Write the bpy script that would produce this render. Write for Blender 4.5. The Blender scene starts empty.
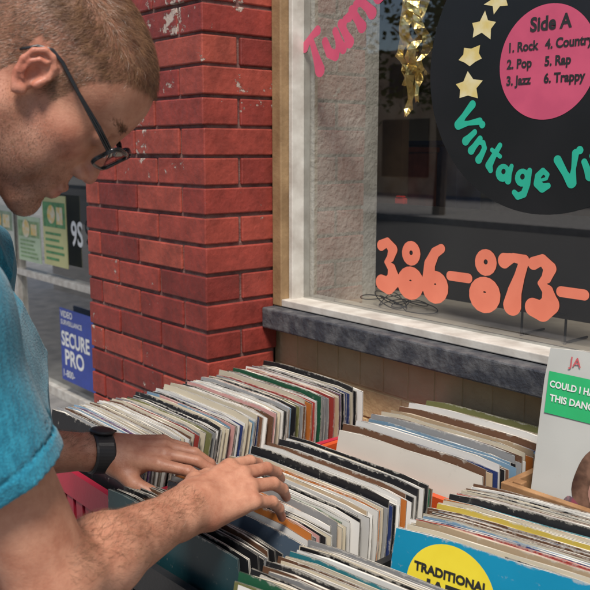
import bpy, math, numpy as np, random, time
from mathutils import Vector, Matrix
T0=time.time()
rng=np.random.default_rng(7); random.seed(7)
scene=bpy.context.scene
COL=scene.collection
rad=math.radians
# ------------------------------------------------------------------ helpers
def link(o,parent=None,label=None,cat=None,kind=None,group=None):
    COL.objects.link(o)
    if parent is not None: o.parent=parent
    if label: o["label"]=label
    if cat: o["category"]=cat
    if kind: o["kind"]=kind
    if group: o["group"]=group
    return o
def empty(name,loc,label,cat,group=None):
    o=bpy.data.objects.new(name,None); o.location=loc; o.empty_display_size=.05
    return link(o,None,label,cat,None,group)
def child_fix(o,parent):
    o.parent=parent; o.matrix_parent_inverse=Matrix.Translation(parent.location).inverted()
def mesh_obj(name,V,F,mats,parent=None,smooth=False,fm=None,**kw):
    me=bpy.data.meshes.new(name); me.from_pydata([tuple(v) for v in V],[],[tuple(f) for f in F]); 
    for m in (mats if isinstance(mats,(list,tuple)) else [mats]): me.materials.append(m)
    if fm is not None: me.polygons.foreach_set('material_index',fm)
    if smooth: me.polygons.foreach_set('use_smooth',[True]*len(me.polygons))
    me.update()
    o=bpy.data.objects.new(name,me); link(o,None,**kw)
    if parent is not None: child_fix(o,parent)
    return o
BOXF=[(0,3,2,1),(4,5,6,7),(0,1,5,4),(1,2,6,5),(2,3,7,6),(3,0,4,7)]
class Geo:
    def __init__(s): s.V=[];s.F=[];s.M=[]
    def box(s,lo,hi,m=0,rot=0,piv=(0,0)):
        b=len(s.V); x0,y0,z0=lo;x1,y1,z1=hi
        c=[(x0,y0,z0),(x1,y0,z0),(x1,y1,z0),(x0,y1,z0),(x0,y0,z1),(x1,y0,z1),(x1,y1,z1),(x0,y1,z1)]
        if rot:
            ca,sa=math.cos(rot),math.sin(rot)
            c=[(piv[0]+(x-piv[0])*ca-(y-piv[1])*sa,piv[1]+(x-piv[0])*sa+(y-piv[1])*ca,z) for x,y,z in c]
        s.V+=c; s.F+=[tuple(b+i for i in f) for f in BOXF]; s.M+=[m]*6
    def quad(s,a,b,c,d,m=0):
        n=len(s.V); s.V+=[a,b,c,d]; s.F.append((n,n+1,n+2,n+3)); s.M.append(m)
    def tube(s,pts,r,n=8,m=0,cap=True):
        pts=[Vector(p) for p in pts]; rs=r if isinstance(r,(list,tuple)) else [r]*len(pts)
        base=len(s.V); up=Vector((0,0,1))
        for i,p in enumerate(pts):
            t=(pts[min(i+1,len(pts)-1)]-pts[max(i-1,0)]).normalized()
            a=t.cross(up if abs(t.z)<.95 else Vector((1,0,0))).normalized(); b=t.cross(a)
            for k in range(n):
                th=2*math.pi*k/n; s.V.append(tuple(p+a*math.cos(th)*rs[i]+b*math.sin(th)*rs[i]))
        for i in range(len(pts)-1):
            for k in range(n):
                k2=(k+1)%n
                s.F.append((base+i*n+k,base+i*n+k2,base+(i+1)*n+k2,base+(i+1)*n+k)); s.M.append(m)
        if cap:
            s.F.append(tuple(base+k for k in range(n))); s.M.append(m)
            e=base+(len(pts)-1)*n
            s.F.append(tuple(e+k for k in reversed(range(n)))); s.M.append(m)
    def obj(s,name,mats,parent=None,bevel=0,smooth=False,**kw):
        o=mesh_obj(name,s.V,s.F,mats,parent,smooth=smooth,fm=s.M,**kw)
        if bevel:
            md=o.modifiers.new('b','BEVEL'); md.width=bevel; md.segments=2; md.limit_method='ANGLE'
        return o
# ------------------------------------------------------------------ materials
def nmat(name):
    m=bpy.data.materials.new(name); m.use_nodes=True
    nt=m.node_tree; b=nt.nodes['Principled BSDF']; return m,nt,b
def N(nt,t,**k):
    n=nt.nodes.new(t)
    for a,v in k.items(): setattr(n,a,v)
    return n
def rgba(c): return (c[0],c[1],c[2],1)
def pm(name,c1,c2=None,rough=.6,scale=8,bump=0,bscale=60,spec=.5,metal=0,detail=6,lo=.35,hi=.65,coat=0):
    m,nt,b=nmat(name); c2=c2 or tuple(x*.75 for x in c1)
    tc=N(nt,'ShaderNodeTexCoord'); no=N(nt,'ShaderNodeTexNoise'); no.inputs['Scale'].default_value=scale; no.inputs['Detail'].default_value=detail
    nt.links.new(tc.outputs['Object'],no.inputs['Vector'])
    r=N(nt,'ShaderNodeValToRGB'); r.color_ramp.elements[0].position=lo; r.color_ramp.elements[1].position=hi
    r.color_ramp.elements[0].color=rgba(c1); r.color_ramp.elements[1].color=rgba(c2)
    nt.links.new(no.outputs['Fac'],r.inputs['Fac']); nt.links.new(r.outputs['Color'],b.inputs['Base Color'])
    b.inputs['Roughness'].default_value=rough; b.inputs['Metallic'].default_value=metal
    b.inputs['Specular IOR Level'].default_value=spec; b.inputs['Coat Weight'].default_value=coat
    if bump:
        n2=N(nt,'ShaderNodeTexNoise'); n2.inputs['Scale'].default_value=bscale; n2.inputs['Detail'].default_value=5
        nt.links.new(tc.outputs['Object'],n2.inputs['Vector'])
        bp=N(nt,'ShaderNodeBump'); bp.inputs['Strength'].default_value=1; bp.inputs['Distance'].default_value=bump
        nt.links.new(n2.outputs['Fac'],bp.inputs['Height']); nt.links.new(bp.outputs['Normal'],b.inputs['Normal'])
    return m
def glass_mat(name,tint=(.95,.97,.96),boost=1.0,base=.075):
    m,nt,b=nmat(name); nt.nodes.remove(b); L=nt.links.new
    out=[n for n in nt.nodes if n.type=='OUTPUT_MATERIAL'][0]
    tr=N(nt,'ShaderNodeBsdfTransparent'); tr.inputs[0].default_value=rgba(tint)
    gl=N(nt,'ShaderNodeBsdfGlossy'); gl.inputs['Roughness'].default_value=.006
    lw=N(nt,'ShaderNodeLayerWeight'); lw.inputs['Blend'].default_value=.5
    pw=N(nt,'ShaderNodeMath',operation='POWER'); pw.inputs[1].default_value=4; L(lw.outputs['Facing'],pw.inputs[0])
    ma=N(nt,'ShaderNodeMath',operation='MULTIPLY_ADD'); ma.inputs[1].default_value=.9*boost; ma.inputs[2].default_value=base*boost; ma.use_clamp=True; L(pw.outputs[0],ma.inputs[0])
    mx=N(nt,'ShaderNodeMixShader'); L(ma.outputs[0],mx.inputs[0])
    L(tr.outputs[0],mx.inputs[1]); L(gl.outputs[0],mx.inputs[2]); L(mx.outputs[0],out.inputs[0])
    return m
def brick_mat():
    m,nt,b=nmat('painted_brick'); L=nt.links.new
    g=N(nt,'ShaderNodeNewGeometry'); tc=N(nt,'ShaderNodeTexCoord')
    r=N(nt,'ShaderNodeValToRGB'); e=r.color_ramp.elements
    e[0].color=(.17,.024,.018,1); e[1].color=(.33,.064,.040,1); x=e.new(.5); x.color=(.25,.036,.026,1)
    L(g.outputs['Random Per Island'],r.inputs['Fac'])
    n=N(nt,'ShaderNodeTexNoise'); n.inputs['Scale'].default_value=14; n.inputs['Detail'].default_value=8; n.inputs['Roughness'].default_value=.65; L(tc.outputs['Object'],n.inputs['Vector'])
    mm=N(nt,'ShaderNodeMapRange'); mm.inputs[1].default_value=.3; mm.inputs[2].default_value=.75; mm.inputs[3].default_value=.6; mm.inputs[4].default_value=1.35; L(n.outputs['Fac'],mm.inputs[0])
    mx=N(nt,'ShaderNodeMix',data_type='RGBA',blend_type='MULTIPLY'); mx.inputs[0].default_value=1; L(r.outputs['Color'],mx.inputs[6]); L(mm.outputs[0],mx.inputs[7])
    n3=N(nt,'ShaderNodeTexNoise'); n3.inputs['Scale'].default_value=38; n3.inputs['Detail'].default_value=6; n3.inputs['Roughness'].default_value=.7; L(tc.outputs['Object'],n3.inputs['Vector'])
    n4=N(nt,'ShaderNodeTexNoise'); n4.inputs['Scale'].default_value=5; L(tc.outputs['Object'],n4.inputs['Vector'])
    ad=N(nt,'ShaderNodeMath',operation='ADD'); L(n3.outputs['Fac'],ad.inputs[0]); L(n4.outputs['Fac'],ad.inputs[1])
    sp=N(nt,'ShaderNodeSeparateXYZ'); L(tc.outputs['Object'],sp.inputs[0])
    hz=N(nt,'ShaderNodeMapRange'); hz.inputs[1].default_value=1.2; hz.inputs[2].default_value=2.0; hz.inputs[3].default_value=0; hz.inputs[4].default_value=.09; L(sp.outputs['Z'],hz.inputs[0])
    ad2=N(nt,'ShaderNodeMath',operation='ADD'); L(ad.outputs[0],ad2.inputs[0]); L(hz.outputs[0],ad2.inputs[1])
    st=N(nt,'ShaderNodeMapRange'); st.inputs[1].default_value=1.25; st.inputs[2].default_value=1.28; L(ad2.outputs[0],st.inputs[0])
    m2=N(nt,'ShaderNodeMix',data_type='RGBA'); L(st.outputs[0],m2.inputs[0]); L(mx.outputs[2],m2.inputs[6]); m2.inputs[7].default_value=(.46,.36,.30,1)
    L(m2.outputs[2],b.inputs['Base Color']); b.inputs['Roughness'].default_value=.5
    bp=N(nt,'ShaderNodeBump'); bp.inputs['Distance'].default_value=.0025; bp.inputs['Strength'].default_value=.9; 
    n5=N(nt,'ShaderNodeTexNoise'); n5.inputs['Scale'].default_value=60; n5.inputs['Detail'].default_value=6; L(tc.outputs['Object'],n5.inputs['Vector'])
    a2=N(nt,'ShaderNodeMath',operation='SUBTRACT'); L(n5.outputs['Fac'],a2.inputs[0]); L(st.outputs[0],a2.inputs[1])
    L(a2.outputs[0],bp.inputs['Height']); L(bp.outputs['Normal'],b.inputs['Normal'])
    return m
M_brick=brick_mat()
M_mortar=pm('mortar',(.20,.11,.09),(.12,.045,.04),.9,30,.003,120)
M_stucco=pm('tan_paint',(.64,.47,.26),(.46,.32,.165),.75,9,.003,70,lo=.3,hi=.7)
M_sill=pm('slate_paint',(.040,.043,.052),(.12,.12,.122),.5,32,.003,90,lo=.42,hi=.72)
M_woodtrim=pm('wood_trim',(.34,.22,.11),(.20,.12,.055),.6,12,.001,90)
M_white=pm('white_frame',(.62,.59,.53),(.44,.40,.35),.45,20,.0006,80)
M_glass=glass_mat('window_glass',boost=1.6,base=.14)
M_inwall=pm('rough_plaster',(.70,.65,.58),(.52,.48,.42),.9,7,.0045,70)
M_infloor=pm('display_floor',(.56,.48,.38),(.40,.34,.27),.6,9,.001,60)
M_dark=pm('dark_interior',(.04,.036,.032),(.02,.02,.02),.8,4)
M_black=pm('black_board',(.014,.014,.015),(.024,.024,.025),.5,6)
M_pave=pm('pavement',(.26,.25,.24),(.17,.165,.16),.85,7,.003,90)
M_asph=pm('asphalt',(.05,.05,.052),(.065,.064,.062),.9,30,.004,200)
# ------------------------------------------------------------------ SDF surface nets
def smin(a,b,k):
    if k<=0: return np.minimum(a,b)
    h=np.clip(.5+.5*(b-a)/k,0,1); return b*(1-h)+a*h-k*h*(1-h)
class Field:
    def __init__(s): s.p=[]; s.post=None
    def cone(s,a,b,r1,r2=None,k=.01,sub=False):
        a=np.array(a,float);b=np.array(b,float); r2=r1 if r2 is None else r2; m=max(r1,r2)
        s.p.append((0,a,b,r1,r2,k,sub,np.minimum(a,b)-m,np.maximum(a,b)+m))
    def ell(s,c,ax,r,k=.01,sub=False):
        c=np.array(c,float); ax=np.array(ax,float); r=np.array(r,float); e=np.abs(ax)@r
        s.p.append((1,c,ax,r,None,k,sub,c-e,c+e))
    def ev(s,P):
        D=np.full(len(P),1.0)
        for q in s.p:
            mg=.034+q[5]
            lo=q[7]-mg;hi=q[8]+mg
            ix=np.nonzero((P[:,0]>lo[0])&(P[:,0]<hi[0])&(P[:,1]>lo[1])&(P[:,1]<hi[1])&(P[:,2]>lo[2])&(P[:,2]<hi[2]))[0]
            if len(ix)==0: continue
            X=P[ix]
            if q[0]==0:
                a,b,r1,r2=q[1:5]; ba=b-a; t=np.clip(((X-a)@ba)/max(ba@ba,1e-12),0,1)
                d=np.linalg.norm(X-a-t[:,None]*ba,axis=1)-(r1+(r2-r1)*t)
            else:
                Q=(X-q[1])@q[2]; r=q[3]; k0=np.linalg.norm(Q/r,axis=1); k1=np.linalg.norm(Q/r**2,axis=1)+1e-9
                d=k0*(k0-1)/k1
            if q[6]: D[ix]=-smin(-D[ix],d,q[5])
            else: D[ix]=smin(D[ix],d,q[5])
        if s.post: D=s.post(P,D)
        return D
def surface(F,h):
    adds=[q for q in F.p if not q[6]]
    lo=np.min([q[7] for q in adds],axis=0)-.02; hi=np.max([q[8] for q in adds],axis=0)+.02
    n8=np.ceil((hi-lo)/(8*h)).astype(int)+1
    g=np.stack(np.meshgrid(*[np.arange(n) for n in n8],indexing='ij'),-1).reshape(-1,3)
    size=8
    while True:
        C=lo+(g+.5)*size*h
        D=F.ev(C); g=g[np.abs(D)<size*h*1.0+.001]
        o=np.stack(np.meshgrid([0,1],[0,1],[0,1],indexing='ij'),-1).reshape(-1,3)
        g=(g[:,None,:]*2+o[None]).reshape(-1,3); size//=2
        if size==1: break
    dims=n8*8+4
    def key(a): return (a[...,0].astype(np.int64)*dims[1]+a[...,1])*dims[2]+a[...,2]
    off=np.array([[i&1,(i>>1)&1,(i>>2)&1] for i in range(8)])
    cor=g[:,None,:]+off[None]
    ck=key(cor); u,first,inv=np.unique(ck.reshape(-1),return_index=True,return_inverse=True)
    cp=cor.reshape(-1,3)[first]; vals=F.ev(lo+cp*h)
    val=vals[inv.reshape(-1)].reshape(-1,8)
    ins=val<0; act=ins.any(1)&~ins.all(1)
    g=g[act]; val=val[act]; ins=ins[act]
    E=[(a,b) for a in range(8) for b in range(8) if a<b and bin(a^b).count('1')==1]
    S=np.zeros((len(g),3)); cnt=np.zeros(len(g))
    for a,b in E:
        m=ins[:,a]!=ins[:,b]; t=np.where(m,val[:,a]/(val[:,a]-val[:,b]+1e-12),0)
        S+=m[:,None]*(off[a]+t[:,None]*(off[b]-off[a])); cnt+=m
    V=lo+(g+S/cnt[:,None])*h
    gk=key(g); od=np.argsort(gk); sk=gk[od]
    def find(a):
        k=key(a); i=np.searchsorted(sk,k); i=np.clip(i,0,len(sk)-1); ok=sk[i]==k
        return np.where(ok,od[i],-1)
    Q=[]
    for ax in range(3):
        m=ins[:,0]!=ins[:,1<<ax]; c=g[m]; flip=ins[m,0]
        b1=np.zeros(3,int);b2=np.zeros(3,int); b1[(ax+1)%3]=1;b2[(ax+2)%3]=1
        q=np.stack([find(c),find(c-b1),find(c-b1-b2),find(c-b2)],1)
        q=np.where(flip[:,None],q,q[:,::-1]); Q.append(q[(q>=0).all(1)])
    return V,np.concatenate(Q)
def fast_mesh(name,V,Q,mats):
    me=bpy.data.meshes.new(name); me.vertices.add(len(V)); me.vertices.foreach_set('co',V.astype(np.float32).ravel())
    me.loops.add(len(Q)*4); me.loops.foreach_set('vertex_index',Q.astype(np.int32).ravel())
    me.polygons.add(len(Q)); me.polygons.foreach_set('loop_start',np.arange(0,len(Q)*4,4,dtype=np.int32)); 
    me.polygons.foreach_set('use_smooth',np.ones(len(Q),bool))
    me.update(calc_edges=True); me.validate()
    for m in mats: me.materials.append(m)
    return me
# ------------------------------------------------------------------ text
def text_geo(body,size,offset=0,align='CENTER',space=1.0):
    cu=bpy.data.curves.new('t','FONT'); cu.body=body; cu.size=size; cu.offset=offset; cu.align_x=align; cu.align_y='CENTER'; cu.space_character=space; cu.resolution_u=4
    o=bpy.data.objects.new('t',cu); COL.objects.link(o); dg=bpy.context.evaluated_depsgraph_get(); dg.update()
    me=bpy.data.meshes.new_from_object(o.evaluated_get(dg)); V=[tuple(v.co) for v in me.vertices]; F=[tuple(p.vertices) for p in me.polygons]
    bpy.data.objects.remove(o); bpy.data.meshes.remove(me); bpy.data.curves.remove(cu); return V,F
def put_text(G,body,size,org,xd,yd,offset=0,ang=0,align='CENTER',m=0,space=1.0,sx=1.0):
    V,F=text_geo(body,size,offset,align,space); b=len(G.V); org=Vector(org);xd=Vector(xd);yd=Vector(yd)
    ca,sa=math.cos(ang),math.sin(ang)
    for v in V:
        x,y=v[0]*sx,v[1]; X=x*ca-y*sa; Y=x*sa+y*ca
        G.V.append(tuple(org+xd*X+yd*Y))
    G.F+=[tuple(b+i for i in f) for f in F]; G.M+=[m]*len(F)
def ring2(cx,cz,rx,rz,t0,t1,n=16):
    return [(cx+rx*math.cos(2*math.pi*i/n),cz+rz*math.sin(2*math.pi*i/n),t0+(t1-t0)*(.5+.5*math.sin(2*math.pi*i/n))) for i in range(n+1)]
GL={'3':(.62,[[(.10,.84,.105),(.28,.91,.085),(.44,.79,.115),(.38,.65,.09),(.26,.56,.05),(.42,.46,.10),(.48,.27,.165),(.33,.15,.165),(.13,.19,.15)]]),
 '8':(.64,[ring2(.32,.77,.150,.125,.095,.085),ring2(.32,.28,.20,.150,.17,.12)]),
 '6':(.64,[[(.46,.90,.085),(.30,.82,.10),(.17,.62,.125),(.15,.38,.14)],ring2(.33,.28,.18,.145,.165,.11)]),
 '7':(.60,[[(.09,.83,.13),(.28,.89,.075),(.52,.87,.09),(.43,.62,.10),(.34,.38,.135),(.30,.17,.175)]]),
 '-':(.56,[[(.05,.48,.085),(.50,.48,.085)]]),
 'V':(.72,[[(.08,.86,.14),(.22,.45,.11),(.34,.16,.16)],[(.66,.88,.12),(.50,.50,.08),(.37,.16,.15)]]),
 'i':(.34,[[(.16,.55,.10),(.16,.32,.115),(.16,.15,.155)],[(.16,.88,.12),(.16,.885,.12)]]),
 'n':(.68,[[(.13,.58,.11),(.13,.3,.11),(.13,.14,.145)],[(.14,.44,.05),(.30,.58,.09),(.45,.50,.10),(.51,.3,.11),(.53,.14,.145)]]),
 't':(.46,[[(.21,.88,.09),(.20,.5,.11),(.21,.22,.145),(.34,.14,.10)],[(.04,.63,.075),(.40,.63,.075)]]),
 'a':(.66,[ring2(.27,.29,.165,.165,.125,.075),[(.47,.55,.08),(.48,.3,.11),(.53,.14,.125)]]),
 'g':(.66,[ring2(.27,.36,.165,.165,.11,.08),[(.47,.58,.09),(.48,.2,.11),(.42,-.08,.12),(.24,-.18,.115),(.09,-.10,.09)]]),
 'e':(.60,[[(.15,.33,.05),(.40,.39,.055),(.43,.50,.075),(.28,.60,.095),(.12,.46,.11),(.11,.26,.14),(.27,.14,.145),(.46,.20,.095)]]),
 'y':(.64,[[(.09,.57,.11),(.15,.36,.10),(.32,.25,.07)],[(.53,.57,.11),(.47,.2,.11),(.32,-.08,.12),(.12,-.16,.11)]]),
 'l':(.34,[[(.16,.90,.10),(.16,.4,.115),(.16,.15,.155)]]),
 'T':(.68,[[(.06,.78,.13),(.32,.87,.075),(.62,.88,.12)],[(.34,.85,.08),(.33,.4,.125),(.32,.15,.175)]]),
 'u':(.68,[[(.12,.56,.11),(.12,.30,.125),(.26,.15,.125),(.41,.22,.085),(.49,.4,.06)],[(.52,.56,.10),(.52,.3,.11),(.55,.14,.125)]]),
 'r':(.50,[[(.13,.58,.11),(.13,.3,.11),(.13,.14,.15)],[(.15,.42,.05),(.29,.57,.085),(.42,.53,.12)]])}
def brush(F,ch_,h,ox,oz,y,ang=0,sx=1.0,fat=1.0,center=False):
    w_,st=GL[ch_]; ca,sa=math.cos(ang),math.sin(ang)
    def tr(p):
        x=(p[0]-(w_/2 if center else 0))*h*sx; z=(p[1]-(.45 if center else 0))*h
        return (ox+x*ca-z*sa,y,oz+x*sa+z*ca)
    for s in st:
        for p,q in zip(s[:-1],s[1:]): F.cone(tr(p),tr(q),p[2]*h*fat,q[2]*h*fat,k=.0003)
    return w_*h*sx
def brush_obj(F,y,nm,mt,parent,res=.0009):
    # lettering is paint on the glass: keep only the front sheet and lay it flat
    F.post=lambda P,D: np.maximum(D,np.abs(P[:,1]-y)-.0016)
    V,Q=surface(F,res); keep=(V[Q][:,:,1]<y-.0006).all(1); Q=Q[keep]
    used=np.unique(Q); mp=np.zeros(len(V),int); mp[used]=np.arange(len(used)); V=V[used].copy(); Q=mp[Q]; V[:,1]=y
    me=fast_mesh(nm,V,Q,[mt]); me.polygons.foreach_set('use_smooth',np.zeros(len(Q),bool)); o=bpy.data.objects.new(nm,me); link(o); child_fix(o,parent); return o
# ------------------------------------------------------------------ camera / light
cam=bpy.data.cameras.new('camera'); co=bpy.data.objects.new('camera',cam); COL.objects.link(co)
co.location=(0,0,1.55); co.rotation_euler=(rad(90-9.7),0,rad(50)); cam.lens=51.9; cam.sensor_width=36; cam.clip_start=.05; cam.clip_end=400
cam.dof.use_dof=True; cam.dof.focus_distance=1.35; cam.dof.aperture_fstop=13
scene.camera=co
scene.view_settings.view_transform='Standard'; scene.view_settings.look='None'; scene.view_settings.exposure=0
w=bpy.data.worlds.new('World'); scene.world=w; w.use_nodes=True
bg=w.node_tree.nodes['Background']; sk=w.node_tree.nodes.new('ShaderNodeTexSky'); sk.sky_type='NISHITA'; sk.sun_disc=False
sk.sun_elevation=rad(52); sk.sun_rotation=rad(125)
w.node_tree.links.new(sk.outputs[0],bg.inputs[0]); bg.inputs[1].default_value=.105
sl=bpy.data.lights.new('sun','SUN'); sl.energy=4.9; sl.angle=rad(16); sl.color=(1,.94,.86)
so=bpy.data.objects.new('sun',sl); COL.objects.link(so); so.location=(2,-4,8)
sund=Vector((.46,-.42,.98)).normalized()
so.rotation_euler=sund.to_track_quat('Z','Y').to_euler()
# ------------------------------------------------------------------ ground
G=Geo(); G.box((-60,-90,-.3),(60,40,-.15)); G.obj('road',M_asph,kind='structure')
G=Geo(); G.box((-60,-3.6,-.2),(60,30,0)); G.box((-60,-20,-.2),(60,-12.5,0)); G.obj('pavement',M_pave,kind='structure')
# ------------------------------------------------------------------ building
bld=empty('shop_building',(-1.2,1.4,0),'brick shop front with display window above tan painted wall','building')
YF=1.070; XR=-1.59; XL=-2.18
G=Geo(); ch=.0667
for k in range(46):
    z0=k*ch+.0040; z1=(k+1)*ch-.0040
    j=lambda: random.uniform(-.0018,.0018)
    fr=[.205,.205,.18] if k%2==0 else [.10,.205,.205,.08]
    x=XR
    for i,wd in enumerate(fr):
        dep=.10 if k%2==0 else .2
        y1=YF+(dep-.004 if i==0 else .09)
        G.box((x-wd+.008,YF+j(),z0+j()*.6),(x+(j() if i==0 else 0),y1,z1+j()*.6)); x-=wd
    if k%2==0:
        G.box((XR-.09,YF+.104,z0+j()*.6),(XR+j(),YF+.205,z1+j()*.6))
o=G.obj('brick_pillar',M_brick,bld); md=o.modifiers.new('b','BEVEL'); md.width=.003; md.segments=2; md.limit_method='NONE'
G=Geo(); G.box((XL+.012,YF+.006,0),(XR-.006,YF+.20,3.1)); G.obj('mortar_core',M_mortar,bld)
G=Geo(); G.box((XR-.02,1.2862,0),(5,1.40,1.128))
zz=1.1275
for row,(hh,ww) in enumerate([(.098,.0715)]+[(.0667,.205)]*9):
    x=XR+.001+(0 if row%2 else -.1 if row else 0)
    while x<1.2:
        a=max(x,XR+.001); b_=x+ww-.005
        if b_>a+.01: G.box((a,1.2844+random.uniform(-.0005,.0005),zz-hh+.005),(b_,1.290,zz-.0005))
        x+=ww
    zz-=hh
G.obj('wall',M_stucco,bld,bevel=.0010)
G=Geo(); G.box((XR+.002,1.228,1.128),(5,1.42,1.178)); o=G.obj('sill',M_sill,bld,bevel=.004)
win=bpy.data.objects.new('window',None); link(win); win.parent=bld; win.matrix_parent_inverse=Matrix.Translation(bld.location).inverted()
G=Geo(); G.box((XR+.001,1.262,1.179),(-1.556,1.36,3.0)); G.obj('wood_jamb',M_woodtrim,win,bevel=.003)
G=Geo(); G.box((-1.555,1.285,1.180),(-1.541,1.34,3.0)); G.box((-1.555,1.262,1.180),(5,1.34,1.197)); G.obj('frame',M_white,win,bevel=.002)
G=Geo(); G.quad((-1.541,1.320,1.19),(5,1.320,1.19),(5,1.320,3.0),(-1.541,1.320,3.0)); G.obj('pane',M_glass,win)
G=Geo(); G.box((-9,1.05,3.1),(5,1.9,6.5)); G.obj('upper_wall',M_brick,bld)
G=Geo(); G.box((-1.62,1.345,1.15),(-1.535,1.56,3.0)); G.obj('plaster_return',M_inwall,bld)
G=Geo(); G.box((-1.9,1.421,1.10),(5,1.68,1.172)); G.box((-1.534,1.345,1.172),(5,1.60,1.176)); G.obj('display_floor',M_infloor,bld)
G=Geo(); G.box((-2.1,1.681,1.0),(3,1.70,1.405)); G.obj('display_backboard',M_black,bld)
G=Geo(); G.box((-2.1,5.0,0),(5,5.1,3.1)); G.box((-2.17,1.3,0),(-2.101,5.1,3.1)); G.box((5,1.3,0),(5.1,5.1,3.1)); G.box((-2.1,1.7,2.95),(5,5,3.09)); G.obj('interior_walls',pm('interior_paint',(.42,.33,.24),(.28,.21,.15),.8,2),bld)
shf=empty('shelving_unit',(-1.95,3.2,0),'brown wooden shelving unit with boxes inside the shop','shelf')
G=Geo()
for z in (.4,.85,1.30,1.75,2.2,2.6): G.box((-2.09,1.9,z),(-1.75,4.6,z+.03))
for y in (1.88,2.8,3.7,4.6): G.box((-2.09,y,.02),(-1.75,y+.03,2.7))
G.obj('shelf_frame',pm('shelf_wood',(.22,.13,.07),(.14,.08,.045),.6,8),shf)
cols=[(.30,.22,.14),(.25,.06,.035),(.08,.14,.09),(.36,.32,.25),(.09,.10,.17),(.34,.2,.07)]
r=random.Random(9); kk=0
for z in (1.33,1.78,2.23):
    y=1.95
    while y<4.3:
        wd=r.uniform(.08,.22); hh=r.uniform(.12,.36)
        c_=cols[r.randrange(6)]; kk+=1
        G=Geo(); G.box((-2.06,y,z+.001),(-1.78-r.uniform(0,.08),y+wd,z+hh)); G.box((-2.05,y-.004,z+hh+.001),(-1.79,y+wd+.004,z+hh+.018))
        G.obj('storage_box',pm('box_card%d'%kk,c_,tuple(v*.5 for v in c_),.7,14),None,bevel=.004,label='cardboard storage box on a shelf inside the shop',cat='box',group='boxes on the shop shelves'); y+=wd+r.uniform(.02,.12)
# display props
G=Geo(); pts=[]
for i in range(200):
    t=i/199; a=t*30; r_=.040+.020*math.sin(t*17)
    pts.append((-1.41+r_*1.5*math.cos(a)+.07*t,1.475+r_*.9*math.sin(a),1.180+.014*(1+math.sin(a*1.7))*(1 if t<.8 else .3)))
G.tube(pts,.0013,6); G.obj('coiled_cable',M_black,None,smooth=True,label='tangled black cable lying on the display floor',cat='cable')
M_gold,ntg,bgd=nmat('gold_foil'); bgd.inputs['Base Color'].default_value=(.95,.70,.26,1); bgd.inputs['Metallic'].default_value=1; bgd.inputs['Roughness'].default_value=.30
nz=N(ntg,'ShaderNodeTexNoise'); nz.inputs['Scale'].default_value=40; bz=N(ntg,'ShaderNodeBump'); bz.inputs['Distance'].default_value=.006; tcg=N(ntg,'ShaderNodeTexCoord'); ntg.links.new(tcg.outputs['Object'],nz.inputs['Vector']); ntg.links.new(nz.outputs['Fac'],bz.inputs['Height']); ntg.links.new(bz.outputs['Normal'],bgd.inputs['Normal'])
r=random.Random(3); G=Geo()
for sx,sw,ln,dx in ((-1.335,.034,.19,.02),(-1.305,.036,.26,.01),(-1.272,.040,.23,-.01),(-1.245,.034,.17,-.02)):
    prev=None; nn=24
    for i in range(nn):
        f=i/(nn-1); z=2.02-(ln+.14)*f; cx=sx+dx*math.sin(f*2.5)+.007*math.sin(i*.7+sx*90); yy=1.40+.010*math.sin(i*1.1+sx*50)+.02*f; w2=sw*.5*(1-.75*f**3)
        row=[(cx-w2,yy+r.uniform(-.008,.008),z),(cx,yy-.010+r.uniform(-.010,.010),z+r.uniform(-.004,.004)),(cx+w2,yy+r.uniform(-.008,.008),z)]
        b=len(G.V); G.V+=row
        if prev is not None:
            G.F+=[(prev,prev+1,b+1,b),(prev+1,prev+2,b+2,b+1)]; G.M+=[0,0]
        prev=b
G.obj('foil_streamer',M_gold,None,label='crumpled gold foil streamers hanging inside the window',cat='decoration')
M_steel=pm('grey_steel',(.2,.2,.2),(.16,.16,.16),.35,20,metal=.8)
G=Geo()
for x_ in(-1.0,-.90): G.tube([(x_,1.44,1.177),(x_,1.44,1.235)],.0025,6)
G.tube([(-1.0,1.44,1.235),(-.90,1.44,1.235)],.0025,6); G.tube([(-1.0,1.44,1.18),(-1.0,1.52,1.18)],.0025,6); G.tube([(-.9,1.44,1.18),(-.9,1.52,1.18)],.0025,6)
G.obj('wire_stand',M_black,None,label='small black wire display stand on the display floor',cat='stand')
G=Geo(); G.box((-1.590,1.684,1.406),(-1.556,1.699,1.422)); G.box((-1.585,1.682,1.423),(-1.561,1.698,1.428)); G.obj('red_reflection_block',pm('reflection_red',(.80,.05,.03),(.6,.04,.03),.4,20),None,bevel=.004,label='small red block standing in for a tail-light reflection in the window',cat='box')  # red block added to imitate a tail-light reflection in the glass
# recessed neighbouring shop front
G=Geo()
for x in (-3.6,-5.55,-7.0): G.box((x-.03,2.2,.06),(x+.03,2.27,3.1))
G.box((-9,2.195,.0),(-2.18,2.275,.06)); G.box((-9,2.195,.73),(-2.18,2.275,.77)); G.obj('shop_front_frame',M_white,bld,bevel=.003)
G=Geo(); G.quad((-9,2.232,.06),(-2.18,2.232,.06),(-2.18,2.232,3.1),(-9,2.232,3.1)); G.obj('shop_front_glass',glass_mat('shop_glass',boost=1.5,base=.08),bld)
G=Geo(); G.box((-9,4.0,0),(-2.18,4.1,3.1)); G.box((-9,1.3,3.0),(-2.18,4,3.09)); G.obj('shop_back_wall',M_dark,bld)
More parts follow.
